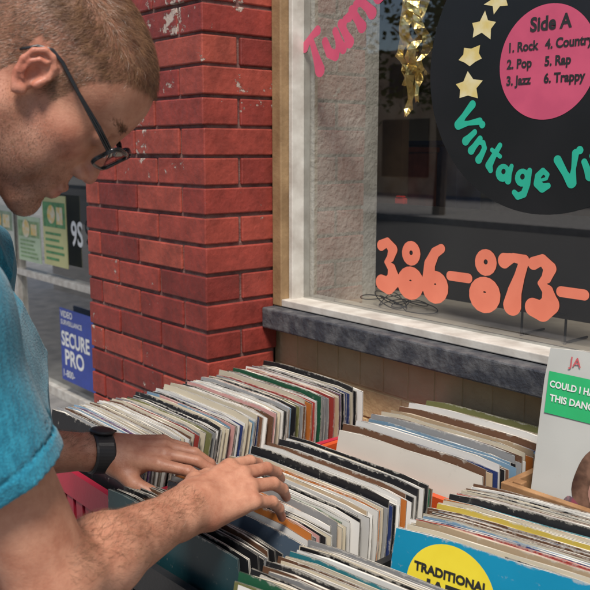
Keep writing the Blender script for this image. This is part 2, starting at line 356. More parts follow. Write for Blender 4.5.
# ------------------------------------------------------------------ record sign on the glass
YG=1.3186
def disc(G,cx,cz,r,y,n=72,m=0,a0=0):
    b=len(G.V); G.V+=[(cx+r*math.cos(2*math.pi*i/n),y,cz+r*math.sin(2*math.pi*i/n)) for i in range(n)]
    G.F.append(tuple(b+i for i in range(n))); G.M.append(m)
M_vin=pm('sign_black',(.012,.013,.013),(.018,.018,.019),.3,5)
M_pinkv=pm('sign_pink',(.66,.10,.18),(.58,.085,.16),.5,20)
M_green=pm('sign_green',(.025,.47,.31),(.025,.41,.27),.5,20)
M_cream=pm('sign_gold_paint',(.74,.58,.20),(.80,.70,.40),.5,40)
M_salm=pm('sign_salmon',(.88,.25,.15),(.82,.22,.13),.5,20)
M_ink=pm('ink',(.02,.02,.02),(.03,.03,.03),.6,20)
sg=empty('record_sign',(-.89,YG,1.7),'black vinyl record sign with pink centre label on window','sign')
G=Geo(); disc(G,-.89,1.70,.265,YG,96); G.obj('disc',M_vin,sg)
G=Geo(); disc(G,-.89,1.70,.098,YG-.0006); G.obj('centre_label',M_pinkv,sg)
X=(1,0,0);Z=(0,0,1)
G=Geo()
put_text(G,'Side A',.033,(-.885,YG-.0012,1.765),X,Z,offset=.0011,sx=.95)
for i,(a,b) in enumerate([('1. Rock','4. Country'),('2. Pop','5. Rap'),('3. Jazz','6. Trappy')]):
    z=1.730-i*.029
    put_text(G,a,.0225,(-.972,YG-.0012,z),X,Z,offset=.0008,align='LEFT',sx=.92); put_text(G,b,.0225,(-.893,YG-.0012,z),X,Z,offset=.0008,align='LEFT',sx=.92)
G.obj('label_lettering',M_ink,sg)
F=Field(); s='Vintage Vinyl'; A0,A1=202,330
wts=[GL[c][0] if c!=' ' else .18 for c in s]; tot=sum(wts); acc=0
for c,wt in zip(s,wts):
    a=rad(A0+(A1-A0)*(acc+wt/2)/tot); acc+=wt
    if c!=' ': brush(F,c,.066,-.89+.197*math.cos(a),1.70+.197*math.sin(a),YG-.0007,ang=a+math.pi/2,center=True,sx=.95,fat=.86)
brush_obj(F,YG-.0007,'arc_lettering',M_green,sg,.0008)
G=Geo(); r=random.Random(12)
for (cx,cz,r_,a0,ex) in [(-1.060,1.668,.031,.35,1.25),(-1.056,1.724,.026,.9,1.35),(-1.030,1.775,.028,.2,1.2),(-.998,1.815,.024,.7,1.3),(-.960,1.845,.02,.6,1.2)]:
    b=len(G.V)
    for i in range(10):
        rr=(r_ if i%2==0 else r_*.55)*r.uniform(.78,1.15); t=a0+i*math.pi/5; G.V.append((cx+rr*math.cos(t)*ex,YG-.0007,cz+rr*math.sin(t)*.9))
    G.V.append((cx,YG-.0007,cz))
    for i in range(10): G.F.append((b+10,b+i,b+(i+1)%10)); G.M.append(0)
G.obj('stars',M_cream,sg)
ph=empty('phone_number_sign',(-1.05,YG,1.3),'puffy salmon phone number lettering on the window glass','sign')
F=Field(); xx=-1.292
for c in '386-873-':
    brush(F,c,.124,xx,1.242,YG,sx=.82,fat=.93); xx+=GL[c][0]*.124*.82+.0015
brush_obj(F,YG,'lettering',M_salm,ph,.0009)
tn=empty('pink_lettering_sign',(-1.4,YG,1.8),'slanted pink lettering across the window glass','sign')
F=Field(); px_,pz_,an_=-1.505,1.700,rad(25)
for i,c in enumerate('Turnt'):
    a=an_+i*rad(5); wd=brush(F,c,.112,px_,pz_,YG,ang=a,sx=.86,fat=.85); px_+=wd*math.cos(a); pz_+=wd*math.sin(a)
brush_obj(F,YG,'lettering',M_pinkv,tn,.0009)
# ------------------------------------------------------------------ records
def sleeve_mesh(t,bow,seed):
    W=.315;Hh=.315; n=7; r=random.Random(seed); V=[];F=[];M=[]
    for side in (0,1):
        for i in range(n):
            for k in range(n):
                x=-W/2+W*i/(n-1); z=Hh*k/(n-1)
                cx=1-(2*x/W)**2; yb=bow*cx*(z/Hh)
                tt=t/2*(1 if 0<i<n-1 and 0<k<n-1 else .72)
                cr=.004 if (i in(0,n-1) and k in (0,n-1)) else 0
                V.append((x-(cr if i==n-1 else -cr if i==0 else 0),yb+(tt if side else -tt),z-(cr if k==n-1 else -cr if k==0 else 0)+r.uniform(-.0009,.0009)*(k==n-1)))
    def id(s,i,k): return s*n*n+i*n+k
    for i in range(n-1):
        for k in range(n-1):
            F.append((id(0,i,k),id(0,i+1,k),id(0,i+1,k+1),id(0,i,k+1))); M.append(0)
            F.append((id(1,i,k),id(1,i,k+1),id(1,i+1,k+1),id(1,i+1,k))); M.append(0)
    for i in range(n-1):
        F.append((id(0,i,0),id(1,i,0),id(1,i+1,0),id(0,i+1,0))); M.append(1)
        F.append((id(0,i,n-1),id(0,i+1,n-1),id(1,i+1,n-1),id(1,i,n-1))); M.append(1)
        F.append((id(0,0,i),id(0,0,i+1),id(1,0,i+1),id(1,0,i))); M.append(1)
        F.append((id(0,n-1,i),id(1,n-1,i),id(1,n-1,i+1),id(0,n-1,i+1))); M.append(1)
    me=bpy.data.meshes.new('sleeve'); me.from_pydata(V,[],F); me.materials.append(M_cover); me.materials.append(M_edge); me.polygons.foreach_set('material_index',M); me.update(); return me
def cover_mat():
    m,nt,b=nmat('sleeve_cover'); L=nt.links.new
    oi=N(nt,'ShaderNodeObjectInfo'); tc=N(nt,'ShaderNodeTexCoord')
    va=N(nt,'ShaderNodeVectorMath',operation='ADD'); L(tc.outputs['Object'],va.inputs[0])
    mu=N(nt,'ShaderNodeMath',operation='MULTIPLY'); mu.inputs[1].default_value=50; L(oi.outputs['Random'],mu.inputs[0]); L(mu.outputs[0],va.inputs[1])
    n=N(nt,'ShaderNodeTexNoise'); n.inputs['Scale'].default_value=6; n.inputs['Detail'].default_value=3; L(va.outputs[0],n.inputs['Vector'])
    r=N(nt,'ShaderNodeMapRange'); r.inputs[1].default_value=.4; r.inputs[2].default_value=.70; r.inputs[3].default_value=0; r.inputs[4].default_value=.30; L(n.outputs['Fac'],r.inputs[0])
    mx=N(nt,'ShaderNodeMix',data_type='RGBA'); L(r.outputs[0],mx.inputs[0]); L(oi.outputs['Color'],mx.inputs[6])
    hs=N(nt,'ShaderNodeHueSaturation'); hs.inputs['Value'].default_value=.6; L(oi.outputs['Color'],hs.inputs['Color']); L(hs.outputs[0],mx.inputs[7])
    n2=N(nt,'ShaderNodeTexNoise'); n2.inputs['Scale'].default_value=90; n2.inputs['Detail'].default_value=8; n2.inputs['Roughness'].default_value=.7; L(va.outputs[0],n2.inputs['Vector'])
    sp=N(nt,'ShaderNodeSeparateXYZ'); L(tc.outputs['Object'],sp.inputs[0])
    ax=N(nt,'ShaderNodeMath',operation='ABSOLUTE'); L(sp.outputs['X'],ax.inputs[0])
    zz=N(nt,'ShaderNodeMath',operation='SUBTRACT'); L(sp.outputs['Z'],zz.inputs[0]); zz.inputs[1].default_value=.1575
    az=N(nt,'ShaderNodeMath',operation='ABSOLUTE'); L(zz.outputs[0],az.inputs[0])
    mxx=N(nt,'ShaderNodeMath',operation='MAXIMUM'); L(ax.outputs[0],mxx.inputs[0]); L(az.outputs[0],mxx.inputs[1])
    er=N(nt,'ShaderNodeMapRange'); er.inputs[1].default_value=.1535; er.inputs[2].default_value=.1572; er.inputs[3].default_value=0; er.inputs[4].default_value=.20; L(mxx.outputs[0],er.inputs[0])
    ad=N(nt,'ShaderNodeMath',operation='ADD'); L(n2.outputs['Fac'],ad.inputs[0]); L(er.outputs[0],ad.inputs[1])
    r2=N(nt,'ShaderNodeMapRange'); r2.inputs[1].default_value=.62; r2.inputs[2].default_value=.74; r2.inputs[4].default_value=.6; L(ad.outputs[0],r2.inputs[0])
    m2=N(nt,'ShaderNodeMix',data_type='RGBA'); L(r2.outputs[0],m2.inputs[0]); L(mx.outputs[2],m2.inputs[6]); m2.inputs[7].default_value=(.50,.47,.41,1)
    L(m2.outputs[2],b.inputs['Base Color']); b.inputs['Roughness'].default_value=.36
    return m
def edge_mat():
    m,nt,b=nmat('sleeve_edge'); L=nt.links.new
    oi=N(nt,'ShaderNodeObjectInfo'); tc=N(nt,'ShaderNodeTexCoord')
    va=N(nt,'ShaderNodeVectorMath',operation='ADD'); L(tc.outputs['Object'],va.inputs[0])
    mu=N(nt,'ShaderNodeMath',operation='MULTIPLY'); mu.inputs[1].default_value=50; L(oi.outputs['Random'],mu.inputs[0]); L(mu.outputs[0],va.inputs[1])
    n=N(nt,'ShaderNodeTexNoise'); n.inputs['Scale'].default_value=18; n.inputs['Detail'].default_value=8; n.inputs['Roughness'].default_value=.6; L(va.outputs[0],n.inputs['Vector'])
    rb=N(nt,'ShaderNodeMath',operation='MULTIPLY_ADD'); L(oi.outputs['Random'],rb.inputs[0]); rb.inputs[1].default_value=.36; rb.inputs[2].default_value=-.13
    ad=N(nt,'ShaderNodeMath',operation='ADD'); L(n.outputs['Fac'],ad.inputs[0]); L(rb.outputs[0],ad.inputs[1])
    r=N(nt,'ShaderNodeMapRange'); r.inputs[1].default_value=.36; r.inputs[2].default_value=.66; r.inputs[3].default_value=.08; r.inputs[4].default_value=.95; L(ad.outputs[0],r.inputs[0])
    mx=N(nt,'ShaderNodeMix',data_type='RGBA'); L(r.outputs[0],mx.inputs[0]); L(oi.outputs['Color'],mx.inputs[6]); mx.inputs[7].default_value=(.70,.65,.56,1)
    sp=N(nt,'ShaderNodeSeparateXYZ'); L(tc.outputs['Object'],sp.inputs[0])
    n7=N(nt,'ShaderNodeTexNoise'); n7.inputs['Scale'].default_value=12; L(va.outputs[0],n7.inputs['Vector'])
    of=N(nt,'ShaderNodeMapRange'); of.inputs[3].default_value=-.0012; of.inputs[4].default_value=.0012; L(n7.outputs['Fac'],of.inputs[0])
    sb=N(nt,'ShaderNodeMath',operation='SUBTRACT'); L(sp.outputs['Y'],sb.inputs[0]); L(of.outputs[0],sb.inputs[1])
    ab=N(nt,'ShaderNodeMath',operation='ABSOLUTE'); L(sb.outputs[0],ab.inputs[0])
    r3=N(nt,'ShaderNodeMapRange'); r3.inputs[1].default_value=.0003; r3.inputs[2].default_value=.0008; r3.inputs[3].default_value=.06; r3.inputs[4].default_value=1; L(ab.outputs[0],r3.inputs[0])
    m3=N(nt,'ShaderNodeMix',data_type='RGBA',blend_type='MULTIPLY'); m3.inputs[0].default_value=1; L(mx.outputs[2],m3.inputs[6]); L(r3.outputs[0],m3.inputs[7])
    L(m3.outputs[2],b.inputs['Base Color']); b.inputs['Roughness'].default_value=.8
    return m
M_cover=cover_mat(); M_edge=edge_mat()
SL=[sleeve_mesh(t,bw,i) for i,(t,bw) in enumerate([(.0020,0),(.0024,.003),(.0028,-.003),(.0032,.001),(.0026,0),(.0022,.004),(.0040,0),(.0026,-.0015)])]
PAL=[('cream',(.58,.51,.38)),('white',(.70,.68,.64)),('tan',(.44,.33,.21)),('brown',(.14,.07,.04)),('black',(.016,.016,.018)),('navy blue',(.025,.04,.13)),('teal',(.03,.20,.24)),('faded red',(.36,.05,.04)),('grey',(.26,.26,.26)),('pale blue',(.20,.33,.45)),('olive',(.16,.16,.06)),('orange',(.55,.18,.04)),('dusty pink',(.50,.26,.24)),('dark green',(.02,.10,.05)),('yellow',(.62,.46,.08)),('purple',(.12,.05,.17))]
PW=[8,9,4,5,9,3,1.1,2,4,1.6,.8,.9,.9,1.0,.7,.6]
PWD=[.6,.6,.3,2,9,3,4,.5,1,.8,.6,.1,.1,2,.1,1]
NREC=0
def record(piv,rot,lx,ly,z,tilt,group,col=None,mesh=None,zr=0,label=None,pw=PW):
    global NREC; NREC+=1
    name,c=col or random.choices(PAL,pw)[0]
    o=bpy.data.objects.new('record_sleeve',mesh or random.choice(SL))
    ca,sa=math.cos(rot),math.sin(rot)
    o.location=(piv[0]+lx*ca-ly*sa,piv[1]+lx*sa+ly*ca,z)
    o.rotation_euler=(-tilt,0,rot+zr)
    k=random.uniform(.7,1.12) if col is None else 1; o.color=(c[0]*k,c[1]*k,c[2]*k,1)
    link(o,None,label or f'worn {name} record sleeve filed upright in a crate','record',None,group); return o
def stack(piv,rot,ly0,ly1,z,pitch,tilt,group,xj=.006,pw=PW):
    y=ly0; n=0; L=ly1-ly0
    while y<ly1:
        s=(y-ly0)/L; t=tilt(s)+random.gauss(0,.006)
        by=y-.315*math.sin(t)
        record(piv,rot,random.gauss(0,xj),by,z+random.choice([0,0,0,random.uniform(-.001,.012)]),t,group,zr=random.gauss(0,.009),pw=pw)
        y+=pitch*random.choice([.65,.7,.75,.8,.9,1,1.05,1.6]); n+=1
    return n
TZ=.73
tb=empty('folding_table',(-.7,.8,0),'grey folding table carrying crates of records','table')
M_tab=pm('table_plastic',(.42,.42,.41),(.36,.36,.35),.5,20)
G=Geo(); G.box((-1.585,.44,TZ-.045),(.55,1.27,TZ)); G.obj('table_top',M_tab,tb,bevel=.01)
for x in (-1.5,.45):
    for y in (.52,1.18):
        G=Geo(); G.tube([(x,y,0.0),(x,y,TZ-.046)],.014,10); G.obj('leg',M_steel,tb,smooth=True)
def milk(name,piv,rot,w,d,h,mat,label,bw=.008):
    G=Geo(); z0=TZ+.001; t=.012; R=lambda lo,hi: G.box(tuple(a+b for a,b in zip(lo,(piv[0],piv[1],z0))),tuple(a+b for a,b in zip(hi,(piv[0],piv[1],z0))),0,rot,piv)
    R((-w/2,-d/2,0),(w/2,d/2,.004))
    for zz,hh in ((.004,.03),(h*.5,.02),(h-.05,.05)):
        R((-w/2-t,-d/2-t,zz),(w/2+t,-d/2,zz+hh)); R((-w/2-t,d/2,zz),(w/2+t,d/2+t,zz+hh))
        R((-w/2-t,-d/2,zz),(-w/2,d/2,zz+hh)); R((w/2,-d/2,zz),(w/2+t,d/2,zz+hh))
    nx=max(4,int(w/.035)); ny=max(4,int(d/.035))
    for zlo,zhi in ((.034,h*.5),(h*.5+.02,h-.05)):
        for i in range(nx+1):
            x=-w/2+w*i/nx; R((x-bw,-d/2-t+.003,zlo),(x+bw,-d/2-.003,zhi)); R((x-bw,d/2+.003,zlo),(x+bw,d/2+t-.003,zhi))
        for i in range(ny+1):
            y=-d/2+d*i/ny; R((-w/2-t+.003,y-bw,zlo),(-w/2-.003,y+bw,zhi)); R((w/2+.003,y-bw,zlo),(w/2+t-.003,y+bw,zhi))
    return G.obj(name,mat,None,label=label,cat='crate',group='crates of records on the table')
def woodc(name,piv,rot,w,d,h,mat,label):
    G=Geo(); z0=TZ+.001; t=.012; R=lambda lo,hi: G.box(tuple(a+b for a,b in zip(lo,(piv[0],piv[1],z0))),tuple(a+b for a,b in zip(hi,(piv[0],piv[1],z0))),0,rot,piv)
    R((-w/2,-d/2,0),(w/2,d/2,.008)); n=3; sh=h/n
    for i in range(n):
        a=i*sh+.009; b=(i+1)*sh-.004
        R((-w/2-t,-d/2-t,a),(w/2+t,-d/2,b)); R((-w/2-t,d/2,a),(w/2+t,d/2+t,b)); R((-w/2-t,-d/2+.001,a),(-w/2,d/2-.001,b)); R((w/2,-d/2+.001,a),(w/2+t,d/2-.001,b))
    for sx in(-1,1):
        for sy in(-1,1): 
            x0=sx*(w/2-.009);y0=sy*(d/2-.009); R((x0-.008,y0-.008,.009),(x0+.008,y0+.008,h-.002))
    return G.obj(name,mat,None,bevel=.0015,label=label,cat='crate',group='crates of records on the table')
def plastic(n,c): return pm(n,c,tuple(x*.8 for x in c),.4,12,.0004,150)
M_pl_red=plastic('red_plastic',(.46,.022,.05)); M_pl_or=plastic('orange_plastic',(.62,.085,.02)); M_pl_bk=plastic('black_plastic',(.02,.02,.022))
M_wood=pm('crate_wood',(.40,.22,.10),(.24,.12,.05),.65,18,.001,80)
g='records filed in crates'
n=[]
P1=(-1.400,.952);P2=(-.945,.752);P3=(-.925,1.13);P4=(-.582,1.165);P5=(-.590,.925);P6=(-.612,.595)
milk('milk_crate',P1,0,.335,.60,.235,M_pl_red,'red plastic crate packed with worn record sleeves',.0125)
n.append(stack(P1,0,-.275,.275,TZ+.006,.0060,lambda s:.16+.10*math.sin(s*5),g))
milk('milk_crate.001',P2,rad(3),.335,.375,.25,M_pl_bk,'black plastic crate with records being flipped through')
n.append(stack(P2,rad(3),-.158,-.122,TZ+.006,.0060,lambda s:-.02+.01*s,g,pw=PWD))
n.append(stack(P2,rad(3),-.075,.193,TZ+.006,.0060,lambda s:.11+.07*s,g))
milk('milk_crate.002',(-.950,1.130),rad(2),.362,.250,.272,M_pl_or,'orange plastic crate full of record sleeves beside wall')
n.append(stack(P3,rad(3),-.100,.125,TZ+.012,.0062,lambda s:.10+.03*s,g))
woodc('wooden_crate',P4,rad(2),.325,.20,.316,M_wood,'wooden slatted crate of records against painted wall')
n.append(stack(P4,rad(2),-.02,.085,TZ+.012,.0076,lambda s:.12,g,xj=.002))
milk('milk_crate.003',P5,rad(10),.335,.24,.25,M_pl_bk,'black plastic crate with blue jazz sleeve at front')
n.append(stack(P5,rad(11),-.105,.100,TZ+.014,.0060,lambda s:.10+.06*s,g))
milk('milk_crate.004',P6,rad(9),.335,.24,.25,M_pl_bk,'black plastic crate of records at table edge')
n.append(stack(P6,rad(9),-.03,.112,TZ+.008,.0060,lambda s:.10,g))
print('records',n,NREC)
def feature(name,piv,rot,lx,ly,z,tilt,color,label,deco=None):
    o=record(piv,rot,lx,ly,z,tilt,g,col=('x',color),mesh=sleeve_mesh(.004,0,99),label=label)
    if deco:
        for nm,Gg,mt in deco:
            me=bpy.data.meshes.new(nm); me.from_pydata(Gg.V,[],Gg.F); me.materials.append(mt); c=bpy.data.objects.new(nm,me); link(c); c.parent=o
    return o
M_yel=pm('print_yellow',(.86,.70,.05),(.80,.63,.04),.45,20)
G1=Geo(); disc(G1,-.070,.249,.062,-.0032,48)
G2=Geo(); put_text(G2,'TRADITIONAL',.0158,(-.070,-.0042,.271),X,Z,offset=.0007); put_text(G2,'JAZZ',.030,(-.070,-.0042,.247),X,Z,offset=.0012)
feature('record_sleeve',P5,rad(12),-.002,-.150,TZ+.022,.10,(.010,.25,.42),'blue record sleeve with yellow circle reading traditional jazz',[('yellow_circle',G1,M_yel),('lettering',G2,M_ink)])
M_gr=pm('print_green',(.03,.46,.16),(.03,.41,.14),.5,20); M_pw=pm('print_white',(.8,.8,.78),(.75,.75,.72),.5,20); M_pr=pm('print_red',(.55,.12,.13),(.5,.09,.10),.5,20)
def blob(pts_,y):
    G=Geo(); m_=len(pts_); c=[]
    for i in range(m_):
        p0,p1,p2,p3=[Vector(pts_[(i+k)%m_]) for k in(-1,0,1,2)]
        for t in (0,.25,.5,.75): c.append(.5*((2*p1)+(p2-p0)*t+(2*p0-5*p1+4*p2-p3)*t*t+(3*p1-p0-3*p2+p3)*t**3))
    G.V=[(p[0],y,p[1]) for p in c]; G.F=[tuple(range(len(c)))]; G.M=[0]; return G
G1=Geo(); G1.quad((-.150,-.0032,.212),(.06,-.0032,.212),(.06,-.0032,.276),(-.150,-.0032,.276))
G2=Geo(); put_text(G2,'COULD I HAVE',.0140,(-.146,-.0042,.257),X,Z,offset=.0004,align='LEFT',sx=.92); put_text(G2,'THIS DANCE',.0145,(-.143,-.0042,.236),X,Z,offset=.0004,align='LEFT',sx=.95)
G4=Geo(); put_text(G4,'JA',.020,(-.118,-.0036,.296),X,Z,offset=.0002,align='LEFT')
Gh=blob([(-.088,.10),(-.086,.14),(-.070,.172),(-.04,.186),(0,.19),(.03,.165),(.045,.12),(.04,.06),(.01,.04),(-.05,.06)],-.0030)
Gf=blob([(-.060,.10),(-.062,.125),(-.048,.152),(-.025,.160),(-.0,.145),(.008,.11),(-.002,.08),(-.03,.06)],-.0036)
Gs=blob([(-.115,.0),(-.108,.065),(-.095,.098),(-.075,.090),(-.05,.07),(0,.07),(.06,.05),(.07,0)],-.0039)
def photo_print(name,a,b_,c3):
    m=pm(name,a,b_,.4,26,lo=.38,hi=.6,detail=8); rr=[q for q in m.node_tree.nodes if q.type=='VALTORGB'][0]; e=rr.color_ramp.elements.new(.5); e.color=rgba(c3); return m
feature('record_sleeve',P4,rad(2),.018,-.092,TZ+.215,.13,(.54,.54,.50),'pale record sleeve with green dance banner leaning in wooden crate',[('banner',G1,M_gr),('lettering',G2,M_pw),('portrait_hair',Gh,photo_print('print_hair',(.06,.03,.022),(.22,.12,.08),(.11,.06,.04))),('portrait_face',Gf,photo_print('print_face',(.55,.33,.26),(.36,.19,.15),(.46,.26,.20))),('portrait_dress',Gs,photo_print('print_dress',(.60,.30,.30),(.30,.07,.10),(.12,.10,.12))),('title_lettering',G4,M_pr)])
feature('record_sleeve',P3,rad(3),-.005,-.152,TZ+.012,.13,(.64,.60,.52),'blank cream record sleeve at the front of orange crate')
feature('record_sleeve',P2,rad(3),-.01,-.163,TZ+.006,-.02,(.012,.013,.015),'black record sleeve at the front of a crate')
feature('record_sleeve',P2,rad(3),-.02,-.169,TZ+.006,-.03,(.010,.045,.055),'dark teal record sleeve tipped forward in crate')
feature('record_sleeve',P2,rad(3),0,-.116,TZ+.001,.105,(.07,.10,.14),'grey blue record sleeve leaning back in crate')
print('T rec',time.time()-T0)
# ------------------------------------------------------------------ person
Fb=np.array([.42,.907,0]); Rb=np.array([.907,-.42,0]); Zb=np.array([0,0,1.]); AXB=np.stack([Fb,Rb,Zb],1)
Nk=np.array([-.962,.238,1.450]); RS=np.array([-.748,.210,1.405]); LS=np.array([-1.10,.36,1.405])
RE=np.array([-.730,.310,1.140]); RW=np.array([-.830,.528,1.120])
LE=np.array([-1.20,.345,1.13]); LW=np.array([-1.16,.592,1.085])
CH=np.array([-.93,.262,1.265]); BE=np.array([-.955,.19,1.08]); PE=np.array([-.98,.11,.93])
hy=rad(6); right=np.array([math.cos(rad(50)),math.sin(rad(50)),0]); fwd=np.array([-math.sin(rad(50)),math.cos(rad(50)),0])
Fh=right*math.cos(hy)+fwd*math.sin(hy); pit=rad(54)
HO=np.array([-.905,.413,1.62])-Fh*.006+Zb*.003
hs=.965
hf=Fh*math.cos(pit)-Zb*math.sin(pit); hu=Fh*math.sin(pit)+Zb*math.cos(pit); hr=np.cross(hf,hu)
AX=np.stack([hf,hr,hu],1)
def hl(x,y,z): return HO+(hf*x+hr*y+hu*z)*hs
B=Field()
def he(c,r,k,sub=False,ax=AX): B.ell(hl(*c),ax,np.array(r)*hs,k,sub)
def hc(a,b,r1,r2=None,k=.01,sub=False): B.cone(hl(*a),hl(*b),r1*hs,None if r2 is None else r2*hs,k,sub)
B.ell(CH,AXB,(.115,.165,.18),.03); B.ell(BE,AXB,(.115,.15,.17),.05); B.ell(PE,AXB,(.11,.155,.12),.05)
B.cone(Nk-Zb*.03,(RS+Nk)/2+Zb*.0,.06,.05,.04); B.cone((RS+Nk)/2,RS,.05,.055,.04)
B.cone(Nk-Zb*.03,(LS+Nk)/2,.06,.05,.04); B.cone((LS+Nk)/2,LS,.05,.055,.04)
for s in(1,-1):
    hp=PE+Rb*.085*s-Zb*.05; kn=hp+np.array([.0,.03,-.40]); an=np.array([hp[0],hp[1]-.03,.09])
    B.cone(hp,kn,.082,.055,.04); B.cone(kn,an,.055,.038,.02); B.cone(an,an+np.array([.06,.13,-.045]),.036,.028,.02)
for S,E,W_ in((RS,RE,RW),(LS,LE,LW)):
    B.cone(S,E,.053,.042,.03)
    m=E+(W_-E)*.3; B.cone(E,m,.040,.041,.02); B.cone(m,W_,.041,.025,.02)
    fl_=np.cross(W_-E,Zb); fl_/=np.linalg.norm(fl_); B.cone(W_-(W_-E)*.12+fl_*.006,W_+fl_*.006,.026,.024,.01)
def hand(Wp,a,n,thumb,curl,fk=.003,spread=0):
    a=np.array(a,float);a/=np.linalg.norm(a); n=np.array(n,float); n-=a*(n@a); n/=np.linalg.norm(n); s=np.cross(a,n)*thumb
    P=lambda x,y,z: Wp+a*x+s*y+n*z
    kn=[(.090,.031,0),(.094,.010,.003),(.089,-.011,.001),(.080,-.030,-.004)]
    for i,(x,y,z) in enumerate(kn):
        B.cone(P(0,y*.45,0),P(x,y,z),.0155,.0112,.012)
        B.cone(P(.03,y*.7,.0125),P(x,y,z+.0080),.002,.0035,.004)
    B.cone(P(-.02,0,0),P(.02,0,0),.0245,.021,.02)
    B.cone(P(.02,.022,-.008),P(.055,.02,-.01),.018,.014,.012); B.cone(P(.02,-.02,-.008),P(.06,-.022,-.009),.016,.012,.012)
    ln=[(.046,.029,.024),(.051,.033,.025),(.047,.031,.024),(.037,.024,.022)]; tips=[]
    for i in range(4):
        p=P(*kn[i]); ang=0; r=[.0098,.0086,.0077,.0062] if i<3 else [.0088,.0076,.0067,.0054]
        sp=(1.5-i)*spread
        for j in range(3):
            ang+=curl[i][j]; d=a*math.cos(ang)-n*math.sin(ang)+s*sp; d/=np.linalg.norm(d); q=p+d*ln[i][j]
            B.cone(p,q,r[j],r[j+1],fk if j else .005); p=q
        nn_=a*math.sin(ang)+n*math.cos(ang); B.ell(p-d*.004+nn_*r[3]*.72,np.stack([d,np.cross(d,nn_),nn_],1),(.0068,.0048,.0018),.0008)
        tips.append(p)
    t0=P(.02,.024,-.008); t1=P(.052,.050,-.022); t2=P(.082,.058,-.034); t3=P(.104,.052,-.046)
    B.cone(t0,t1,.016,.0125,.010); B.cone(t1,t2,.0115,.0105,.004); B.cone(t2,t3,.0105,.0080,.003)
    return tips
c=rad
tR=hand(RW,(-.08,.99,.10),(.38,.1,.92),-1,[(c(18),c(20),c(14)),(c(17),c(22),c(14)),(c(19),c(24),c(16)),(c(24),c(26),c(16))],spread=.07)
tL=hand(LW,(.72,.68,.04),(.2,-.25,.95),1,[(c(10),c(20),c(16)),(c(13),c(24),c(18)),(c(17),c(28),c(20)),(c(24),c(32),c(22))],spread=.08)
B.cone(Nk,hl(-.052,0,.0),.060,.054,.03)
B.cone(Nk+(hl(-.052,0,0)-Nk)*.6,hl(-.02,0,-.03),.046,.042,.03)
he((-.012,0,.045),(.098,.075,.083),.02)
he((.035,0,.045),(.058,.062,.056),.03)
he((.042,0,-.02),(.047,.056,.066),.025)
he((.072,0,-.036),(.023,.035,.034),.018)
for s in(1,-1):
    he((.060,.040*s,-.012),(.022,.020,.020),.02)
    hc((.0,.049*s,-.05),(.080,.019*s,-.100),.020,.016,.022)
    he((.050,.040*s,-.060),(.026,.015,.028),.02)
hc((.080,-.028,.034),(.080,.028,.034),.012,None,.014)
hc((.018,0,-.058),(.066,0,-.092),.034,.025,.02)
he((.090,0,-.106),(.017,.023,.017),.012)
he((.082,0,-.068),(.023,.030,.028),.014)
for s in(1,-1): he((.099,.032*s,.012),(.012,.016,.010),.010,True)
for s in(1,-1): he((.081,.031*s,.011),(.0135,.0145,.0125),.003)
hc((.088,0,.024),(.107,0,-.020),.0065,.0085,.013)
he((.1100,0,-.029),(.0100,.0092,.0085),.007)
for s in(1,-1): he((.101,.0115*s,-.033),(.0095,.0060,.0070),.006)
for s in(1,-1): he((.105,.0060*s,-.0400),(.004,.0026,.0026),.002,True)
hc((.103,-.012,-.0610),(.103,.012,-.0610),.0056,None,.004)
hc((.101,-.012,-.0725),(.101,.012,-.0725),.0066,None,.004)
hc((.1100,-.019,-.0668),(.1100,.019,-.0668),.0018,None,.003,True)
hc((.102,-.01,-.086),(.102,.01,-.086),.003,None,.008,True)
es=.84
def ep(x,y,z): return (-.006+(x+.006)*es,.073+(y-.0735)*es,.002+(z-.002)*es)
for s in(1,-1):
    ca,sa=math.cos(rad(16)),math.sin(rad(16))
    e1=AX@np.array([ca,-s*sa,0]); e2=AX@np.array([s*sa,ca,0])*1.0; AE=np.stack([e1,e2,hu],1)
    S_=lambda p: (p[0],s*p[1],p[2])
    he(S_(ep(-.006,.0735,.002)),(.019*es,.0050,.031*es),.004,ax=AE)
    pts=[(.010,-.002),(.013,.012),(.008,.026),(-.003,.033),(-.015,.031),(-.0225,.019),(-.0225,.003),(-.016,-.012),(-.008,-.023),(-.001,-.029),(.006,-.024)]
    for (x1,z1),(x2,z2) in zip(pts[:-1],pts[1:]):
        hc(S_(ep(x1,.0765-x1*.28,z1)),S_(ep(x2,.0765-x2*.28,z2)),.0034,None,.0022)
    hc(S_(ep(-.001,.076,-.026)),S_(ep(.002,.075,-.023)),.0058,None,.004)
    pts=[(-.002,.022),(-.010,.018),(-.0145,.008),(-.012,-.004),(-.004,-.012)]
    for (x1,z1),(x2,z2) in zip(pts[:-1],pts[1:]):
        hc(S_(ep(x1,.0785-x1*.25,z1)),S_(ep(x2,.0785-x2*.25,z2)),.0026,None,.0022)
    he(S_(ep(.001,.081,.000)),(.0085,.007,.0105),.003,True)
    hc(S_(ep(.011,.075,.001)),S_(ep(.010,.076,-.006)),.0042,None,.003)
V,Q=surface(B,.0021)
print('body',len(V),time.time()-T0)
